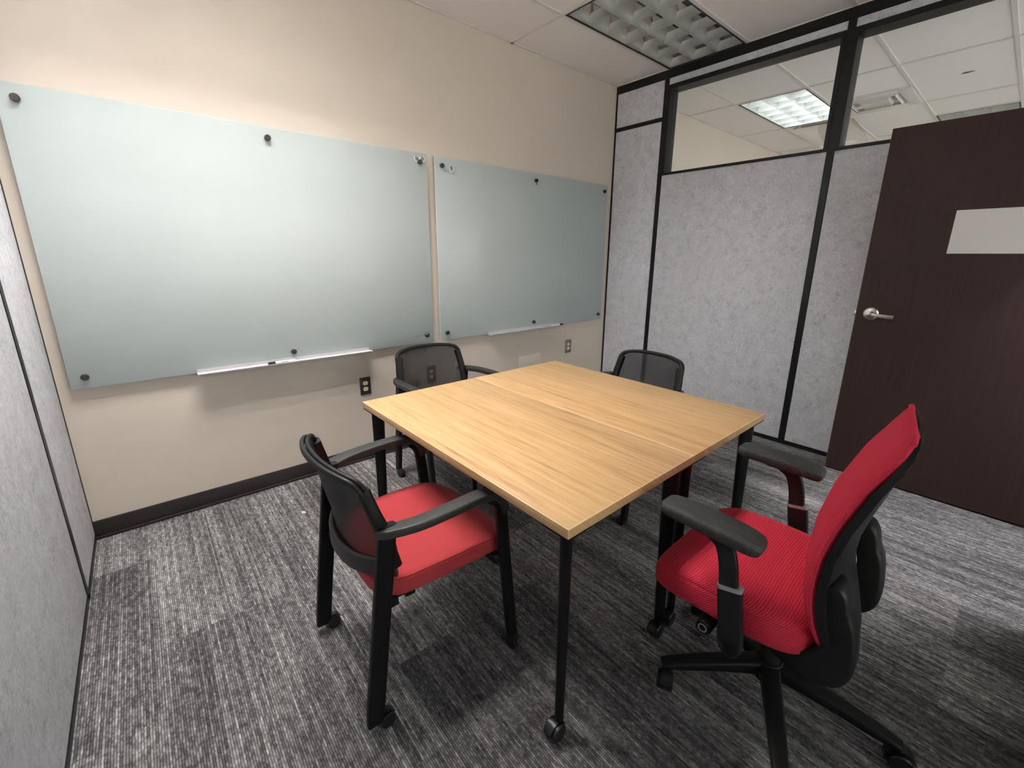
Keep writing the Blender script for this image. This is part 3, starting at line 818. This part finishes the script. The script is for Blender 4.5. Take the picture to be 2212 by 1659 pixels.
def make_side_chair(label):
    t_ = thing('side_chair', label, 'chair', (0, 0, 0), 0, 'red seated side chairs on casters')
    # local frame: x forward, z up
    def back_x(y, z):
        bl = interp(z, [(0.48, 0.092), (0.60, 0.074), (0.79, 0.056)])
        return -0.172 - (z - 0.62) * 0.30 - bl * max(0.0, 1 - (abs(y) / 0.222) ** 2.3)
    # seat
    x0, x1, hy = -0.205, 0.300, 0.236
    def outl(t, inset, z, scaled=False):
        a = 2 * PI * t
        c_, s_ = math.cos(a), math.sin(a)
        e = 0.34
        ux = math.copysign(abs(c_) ** e, c_); uy = math.copysign(abs(s_) ** e, s_)
        cx_, hx = (x0 + x1) / 2, (x1 - x0) / 2
        if scaled: hx_, hy_ = hx * inset, hy * inset
        else: hx_, hy_ = hx - inset, hy - inset
        taper = 1 - 0.06 * max(0, -ux)
        x, y = cx_ + ux * hx_, uy * hy_ * taper
        if ux > 0.2: z = z - 0.030 * max(0, (x - 0.10) / 0.14) ** 2 * (1 if z > 0.41 else 0.4)
        return Vector((x, y, z + 0.006 * (abs(y) / hy) ** 2 * (1 if z > 0.43 else 0)))
    prof = [(0.020, 0.392), (0.007, 0.394), (0.002, 0.402), (0.0, 0.416), (0.0, 0.438), (0.0010, 0.4425), (0.0045, 0.4450), (0.0030, 0.4475), (0.009, 0.4520), (0.022, 0.4555), (0.045, 0.4580)]
    crown = [(0.80, 0.459), (0.6, 0.459), (0.4, 0.458), (0.2, 0.457), (0.02, 0.457)]
    b = MB(); b.rings(cushion(outl, 72, prof, crown)); b.build('seat', M['red'], t_, smooth=60)
    # seat pan and cross tubes
    b = MB()
    b.box(-0.19, 0.20, -0.20, 0.20, 0.375, 0.3925, 0.006)
    b.box(0.165, 0.20, -0.262, 0.262, 0.362, 0.392, 0.008)
    b.box(-0.120, -0.085, -0.20, 0.20, 0.362, 0.380, 0.006)
    for s_ in (-1, 1): b.box(-0.205, -0.15, s_ * 0.196, s_ * 0.226, 0.378, 0.402, 0.005)
    b.build('seat_frame', M['black_steel'], t_)
    # legs, each with its caster
    for s_ in (-1, 1):
        b = MB()
        path = [(-0.249, s_ * 0.230, 0.030), (-0.242, s_ * 0.230, 0.10), (-0.205, s_ * 0.229, 0.38), (-0.176, s_ * 0.228, 0.60), (-0.172, s_ * 0.226, 0.645)]
        b.sweep(catmull(path, 4), rrect(0.024, 0.050, 0.006), up=(1, 0, 0))
        lg = b.build('leg', M['black_steel'], t_)
        b = MB(); caster_mesh(b, -0.232, s_ * 0.230, 0.0235, 0.018, 0.060, PI * 1.02); b.build('caster', M['wheel'], lg)
        b = MB()
        path = [(0.146, s_ * 0.2655, 0.622), (0.170, s_ * 0.265, 0.600), (0.186, s_ * 0.264, 0.560), (0.200, s_ * 0.262, 0.42), (0.222, s_ * 0.259, 0.22), (0.242, s_ * 0.257, 0.034)]
        b.sweep(catmull(path, 4), rrect(0.023, 0.040, 0.006), up=(1, 0, 0))
        lg = b.build('leg', M['black_steel'], t_)
        b = MB(); caster_mesh(b, 0.236, s_ * 0.257, 0.0235, 0.018, 0.060, PI * 0.55); b.build('caster', M['wheel'], lg)
    # armrests: flat bar hugging the post, dropping at the front
    for s_ in (-1, 1):
        path = [(-0.196, s_ * 0.222, 0.628), (-0.175, s_ * 0.236, 0.631), (-0.135, s_ * 0.252, 0.634), (-0.085, s_ * 0.264, 0.637), (0.0, s_ * 0.269, 0.641), (0.085, s_ * 0.268, 0.643), (0.130, s_ * 0.267, 0.638), (0.165, s_ * 0.266, 0.622), (0.186, s_ * 0.265, 0.594), (0.197, s_ * 0.264, 0.558)]
        cp = catmull(path, 4); n = len(cp)
        def sec(i):
            f = i / (n - 1)
            w_ = 0.050 if f < 0.65 else lerp(0.050, 0.036, (f - 0.65) / 0.35)
            if f < 0.12: w_ = lerp(0.034, 0.050, f / 0.12)
            h_ = 0.024 if f < 0.7 else lerp(0.024, 0.030, (f - 0.7) / 0.3)
            return rrect(w_, h_, 0.005)
        b = MB(); b.sweep(cp, sec, up=(0.25, 0, 1)); b.build('armrest', M['soft_plastic'], t_, smooth=50)
    # backrest frame: two thin rails, one behind the other
    half = [(0.0, 0.791), (0.08, 0.790), (0.150, 0.784), (0.190, 0.775), (0.208, 0.755), (0.214, 0.72), (0.219, 0.67), (0.222, 0.62), (0.218, 0.56), (0.205, 0.515), (0.175, 0.494), (0.10, 0.486), (0.0, 0.484)]
    outline = half + [(-y, z) for y, z in reversed(half[1:-1])]
    lp = catmull([(0, y, z) for y, z in outline], 4, loop=True)
    rim = [Vector((back_x(p.y, p.z), p.y, p.z)) for p in lp]
    b = MB()
    b.sweep([p + Vector((-0.008, 0, 0)) for p in rim], rrect(0.019, 0.013, 0.005), up=(1, 0, 0), loop=True)
    b.sweep([p + Vector((0.007, 0, 0.001 if p.z > 0.7 else 0)) for p in rim], rrect(0.017, 0.012, 0.005), up=(1, 0, 0), loop=True)
    # wide flanks that run down into the posts
    for s_ in (-1, 1):
        path = [(back_x(0.205, z) + 0.004, s_ * interp(z, [(0.48, 0.205), (0.56, 0.214), (0.66, 0.213), (0.77, 0.198)]), z) for z in (0.50, 0.56, 0.61, 0.66, 0.71, 0.752)]
        b.sweep(catmull(path, 3), rrect(0.036, 0.034, 0.010), up=(1, 0, 0))
    bf = b.build('back_frame', M['black_plastic'], t_, smooth=50)
    # lower belt across the back
    path = [(back_x(y, 0.485) - 0.012, y, 0.482 + 0.014 * (abs(y) / 0.216) ** 3) for y in [0.216 * math.sin(PI / 2 * (i / 14 - 1)) for i in range(29)]]
    b = MB(); b.sweep(path, rrect(0.015, 0.060, 0.007), up=(0, 0, 1))
    b.build('lower_rail', M['soft_plastic'], t_, smooth=50)
    # woven mesh
    b = MB(); rows_ = []
    tab_ = [(z, y) for y, z in sorted(((y, z) for y, z in half if True), key=lambda q: q[1])]
    NZ, NY = 14, 16
    def hw(z):
        return interp(z, [(0.484, 0.17), (0.515, 0.203), (0.56, 0.216), (0.62, 0.220), (0.67, 0.217), (0.72, 0.212), (0.755, 0.206), (0.775, 0.188)])
    for side in (0.006, 0.0045):
        rows_ = []
        for j in range(NZ + 1):
            row_ = []
            for i in range(NY + 1):
                u = 2 * i / NY - 1
                ztop = 0.788 - 0.013 * abs(u) ** 3
                z = lerp(0.490, ztop, j / NZ)
                y = u * (hw(z) - 0.002)
                row_.append((back_x(y, z) + side, y, z))
            rows_.append(row_)
        b.rings(rows_, closed_u=False, cap=False)
        break
    tag(b.build('mesh_panel', M['mesh'], t_), 'see-through black mesh')
    return t_
chA = make_side_chair('black side chair with red seat at the left table edge, its back toward the viewer')
chB = copy_tree(chA); chB['label'] = 'black mesh side chair behind the far table edge, its back to the beige wall'
chC = copy_tree(chA); chC['label'] = 'black mesh side chair behind the right table edge, before the grey partition'
for c_, (x, y, a) in zip((chA, chB, chC), ((-2.882, -1.480, 0.0), (-2.165, -0.588, -90.0), (-1.500, -1.335, 176.0))):
    c_.location = (x, y, 0); c_.rotation_euler = (0, 0, math.radians(a))

# ------------------------------------------------------------------ red office chair
def make_office_chair(label):
    t_ = thing('office_chair', label, 'office chair', (0, 0, 0), 0)
    # seat: x forward
    x0, x1, hy = -0.160, 0.272, 0.243
    def outl(t, inset, z, scaled=False):
        a = 2 * PI * t
        c_, s_ = math.cos(a), math.sin(a)
        e = 0.35
        ux = math.copysign(abs(c_) ** e, c_); uy = math.copysign(abs(s_) ** e, s_)
        cx_, hx = (x0 + x1) / 2, (x1 - x0) / 2
        if scaled: hx_, hy_ = hx * inset, hy * inset
        else: hx_, hy_ = hx - inset, hy - inset
        taper = 1 - 0.10 * max(0, -ux) ** 2
        x, y = cx_ + ux * hx_, uy * hy_ * taper
        k_ = max(0, (x - 0.10) / 0.172) ** 2
        z = z - (0.038 if z > 0.44 else 0.012) * k_
        if z > 0.44: z += 0.010 * (abs(y) / hy) ** 2 - 0.004
        return Vector((x, y, z))
    prof = [(0.018, 0.399), (0.006, 0.402), (0.001, 0.409), (0.0, 0.424), (0.0, 0.456), (0.0012, 0.4625), (0.0045, 0.4655), (0.0032, 0.469), (0.009, 0.479), (0.022, 0.487), (0.045, 0.491)]
    crown = [(0.72, 0.492), (0.55, 0.492), (0.36, 0.491), (0.18, 0.490), (0.02, 0.490)]
    b = MB(); b.rings(cushion(outl, 80, prof, crown)); b.build('seat', M['red_rib'], t_, smooth=60)
    b = MB(); b.box(-0.135, 0.20, -0.19, 0.19, 0.382, 0.405, 0.01); b.build('seat_pan', M['black_plastic'], t_)
    b = MB()
    b.box(-0.15, 0.10, -0.075, 0.075, 0.325, 0.385, 0.02)
    b.build('tilt_mechanism', M['black_plastic'], t_)
    # knob with a light ring, sticking out under the left side
    b = MB(); b.lathe([(0.0005, 0.06), (0.010, 0.06), (0.010, 0.16), (0.021, 0.165), (0.022, 0.235), (0.019, 0.240), (0.0005, 0.240)], (0.085, 0, 0.352), 'Y', 20)
    kn = b.build('tension_knob', M['black_plastic'], t_)
    b = MB(); b.lathe([(0.009, 0.2395), (0.0125, 0.2395), (0.0125, 0.2412), (0.009, 0.2412), (0.009, 0.2395)], (0.085, 0, 0.352), 'Y', 24)
    tag(b.build('ring', M['grey_metal'], kn), 'pale ring on the end of the knob')
    # gas column
    b = MB(); b.lathe([(0.0005, 0.075), (0.030, 0.075), (0.029, 0.21), (0.0265, 0.215), (0.015, 0.218), (0.0145, 0.33), (0.0005, 0.33)], (BX, BY, 0), 'Z', 24)
    b.build('gas_column', M['black_plastic'], t_)
    # five star base
    b = MB()
    b.lathe([(0.0005, 0.058), (0.036, 0.060), (0.046, 0.075), (0.046, 0.118), (0.036, 0.130), (0.0005, 0.131)], (BX, BY, 0), 'Z', 28)
    angs = [math.radians(a) for a in BASE_ANG]
    for a in angs:
        ca, sa = math.cos(a), math.sin(a)
        path = [(0.030, 0.105), (0.09, 0.103), (0.17, 0.095), (0.25, 0.084), (0.300, 0.077), (0.325, 0.072)]
        P_ = catmull([(BX + r * ca, BY + r * sa, z) for r, z in path], 4); n = len(P_)
        def sec(i):
            f = i / (n - 1)
            return rrect(lerp(0.056, 0.036, f), lerp(0.046, 0.020, f), lerp(0.010, 0.008, f))
        b.sweep(P_, sec)
    b.build('star_base', M['black_plastic'], t_, smooth=45)
    for i, a in enumerate(angs):
        b = MB(); caster_mesh(b, BX + 0.310 * math.cos(a), BY + 0.310 * math.sin(a), 0.029, 0.024, 0.070, (0.3, 2.1, 3.6, 5.2, 4.1)[i])
        b.build('caster', M['wheel'], t_)
    # backrest cushion
    Zs = [0.425, 0.45, 0.48, 0.52, 0.57, 0.62, 0.69, 0.77, 0.865, 0.928, 0.956, 0.975, 0.987, 0.993]
    HW = [0.150, 0.185, 0.203, 0.213, 0.217, 0.217, 0.214, 0.207, 0.192, 0.178, 0.164, 0.147, 0.122, 0.084]
    XF_ = [-0.160, -0.152, -0.142, -0.130, -0.120, -0.117, -0.121, -0.138, -0.169, -0.200, -0.213, -0.219, -0.220, -0.219]
    def edge_x(j, u): return XF_[j] + 0.015 * (1 - u) + interp(Zs[j], [(0.42, 0.004), (0.60, 0.022), (0.75, 0.024), (0.90, 0.016), (1.0, 0.004)]) * (1 - abs(u) ** 2.0)
    NU = 24
    b = MB()
    def grid(off, infl):
        out = []
        for j in range(len(Zs)):
            r_ = []
            for i in range(NU + 1):
                u = 2 * i / NU - 1
                uu = math.copysign(1 - (1 - abs(u)) ** 1.5, u)
                tt = min(1, (1 - abs(uu)) * 7) ; tt = math.sqrt(max(0, 1 - (1 - tt) ** 2))
                je = min(1.0, (Zs[-1] - Zs[j]) / 0.035 , (Zs[j] - Zs[0]) / 0.03 + 0.0); je = math.sqrt(max(0, 1 - (1 - max(0, je)) ** 2))
                r_.append(Vector((edge_x(j, uu) + off + infl * tt * je, uu * HW[j], Zs[j])))
            out.append(r_)
        return out
    F_ = grid(-0.014, 0.016); Bk = grid(-0.014, -0.016)
    rings = [f + bk[::-1][1:-1] for f, bk in zip(F_, Bk)]
    b.rings(rings)
    bk_ = b.build('backrest', M['red_back'], t_, smooth=70)
    # piping round the cushion edge
    b = MB()
    ed = [Vector((XF_[j] + 0.018, -HW[j] + 0.003, Zs[j])) for j in range(len(Zs) - 1)] + [Vector((XF_[j] - 0.012, HW[j] - 0.003, Zs[j])) for j in reversed(range(len(Zs) - 1))]
    b.sweep(catmull(ed, 3), ellipse(0.0060, 0.0060, 10), up=(1, 0, 0))
    b.build('piping', M['red_back'], bk_, smooth=80)
    # hard rear shell
    b = MB()
    def shell(off):
        out = []
        for j in range(len(Zs)):
            r_ = []
            for i in range(NU + 1):
                u = 2 * i / NU - 1
                bow = 0.030 * (1 - u * u) * min(1, 0.15 + (0.993 - Zs[j]) / 0.2)
                r_.append(Vector((XF_[j] + 0.015 * (1 - u) - 0.017 - 0.007 * min(1, (0.993 - Zs[j]) / 0.08) + (off if off > 0 else off * min(1, 0.3 + (0.993 - Zs[j]) / 0.15)) - bow * (1 if off < 0 else 0.8), u * (HW[j] - 0.002 + 0.004 * min(1, (0.993 - Zs[j]) / 0.05)), 0.42 + (Zs[j] - 0.42) * 0.998)))
            out.append(r_)
        return out
    A_, B_ = shell(0.002), shell(-0.016)
    b.rings([f + k_[::-1] for f, k_ in zip(A_, B_)])
    b.build('back_shell', M['black_plastic'], bk_, smooth=60)
    # two curved supports that carry the back
    for s_ in (-1, 1):
        b = MB()
        pl = [(-0.176, 0.632), (-0.148, 0.622), (-0.148, 0.58), (-0.168, 0.52), (-0.165, 0.46), (-0.140, 0.425), (-0.110, 0.410), (-0.060, 0.395),
              (-0.060, 0.368), (-0.12, 0.350), (-0.175, 0.352), (-0.215, 0.372), (-0.232, 0.410), (-0.232, 0.46), (-0.222, 0.53), (-0.206, 0.57), (-0.196, 0.61)]
        cp = catmull([(x, 0, z) for x, z in pl], 3, loop=True)
        poly = [(p.x, p.z) for p in cp]
        yc = s_ * 0.165
        rings = []
        cxm = sum(p[0] for p in poly) / len(poly); czm = sum(p[1] for p in poly) / len(poly)
        for d_, k_ in ((-0.036, 0.80), (-0.032, 0.94), (-0.022, 1.0), (0.022, 1.0), (0.032, 0.94), (0.036, 0.80)):
            ring = []
            for x, z in poly:
                # follow the flare of the shell: higher parts move outwards
                yy = yc + d_ + s_ * 0.012 * max(0, (z - 0.46) / 0.24)
                ring.append((cxm + (x - cxm) * (0.985 if k_ > 0.97 else 0.93 if k_ > 0.9 else 0.86), yy, czm + (z - czm) * (1 if k_ > 0.97 else 0.985 if k_ > 0.9 else 0.96)))
            rings.append(ring)
        b.rings(rings)
        b.build('back_support', M['black_plastic'], t_, smooth=50)
    # armrests: post, sleeve, pad
    for s_ in (-1, 1):
        root_y = s_ * 0.262
        b = MB()      # lower sleeve, curving in under the seat
        path = [(0.035, s_ * 0.12, 0.366), (0.030, s_ * 0.20, 0.360), (0.012, s_ * 0.250, 0.362), (0.002, s_ * 0.272, 0.395), (0.008, s_ * 0.276, 0.45), (0.022, s_ * 0.272, 0.545)]
        P_ = catmull(path, 5); n = len(P_)
        b.sweep(P_, lambda i: rrect(0.058, 0.026, 0.008), up=(0, s_, 0.4))
        ar = b.build('armrest', M['black_plastic'], t_, smooth=50)
        b = MB()
        path = [(0.022, s_ * 0.272, 0.50), (0.030, s_ * 0.271, 0.58), (0.040, s_ * 0.269, 0.625), (0.052, s_ * 0.267, 0.652), (0.066, s_ * 0.265, 0.674)]
        P_ = catmull(path, 5); n = len(P_)
        b.sweep(P_, lambda i: rrect(lerp(0.046, 0.044, i / (n - 1)) if i < n * 0.7 else lerp(0.045, 0.078, (i - n * 0.7) / (n * 0.3)), 0.018, 0.006), up=(0, s_, 0.2))
        b.build('arm_post', M['black_plastic'], ar, smooth=50)
        b = MB()
        b.sweep([(0.0205, s_ * 0.2722, 0.541), (0.0225, s_ * 0.2720, 0.550)], rrect(0.0595, 0.0275, 0.008), up=(0, s_, 0.3))
        tag(b.build('collar', M['grey_metal'], ar), 'pale metal collar on the arm post')
        b = MB()
        n_ = 56; rings = []
        cx_, hx, hw_ = 0.092, 0.128, 0.046
        def po(t, ins, z):
            a = 2 * PI * t; c_, q = math.cos(a), math.sin(a); e = 0.42
            ux = math.copysign(abs(c_) ** e, c_); uy = math.copysign(abs(q) ** e, q)
            x = cx_ + ux * (hx - ins); y = uy * (hw_ - ins) * (1 - 0.06 * abs(ux))
            bend = -0.006 * ((x - cx_) / hx) ** 2 + 0.004 * ((x - cx_) / hx)
            return Vector((x, s_ * 0.262 + y, z + bend))
        for ins, z in ((0.020, 0.672), (0.006, 0.675), (0.001, 0.683), (0.0, 0.695), (0.002, 0.702), (0.006, 0.7065), (0.014, 0.7085), (0.028, 0.709), (0.040, 0.709)):
            rings.append([po(i / n_, ins, z) for i in range(n_)])
        b.rings(rings); b.box(0.03, 0.125, s_ * 0.262 - 0.020, s_ * 0.262 + 0.020, 0.662, 0.676, 0.004)
        b.build('arm_pad', M['pad'], ar, smooth=50)
    return t_
BX, BY = -0.025, -0.040
BASE_ANG = [-82 - 92 + 72 * i for i in range(5)]
oc = make_office_chair('crimson ribbed office chair with black arms at the near table edge')
oc.location = (-2.180, -2.370, 0); oc.rotation_euler = (0, 0, math.radians(92))

# ------------------------------------------------------------------ a scrap of lint on the carpet
b = MB()
rn = random.Random(3)
for i in range(9):
    a = rn.uniform(0, PI); l_ = rn.uniform(0.006, 0.014); ox, oy = rn.uniform(-.006, .006), rn.uniform(-.006, .006)
    dx, dy = l_ * math.cos(a), l_ * math.sin(a)
    b.sweep(catmull([(ox - dx, oy - dy, 0.0012), (ox, oy + 0.002, 0.0026), (ox + dx, oy + dy, 0.0012)], 4), ellipse(0.0011, 0.0011, 6))
o = tag(b.build('lint', M['paper']), 'tiny white scrap of lint on the carpet near the baseboard', 'lint')
o.location = (-2.976, -0.402, 0.0)
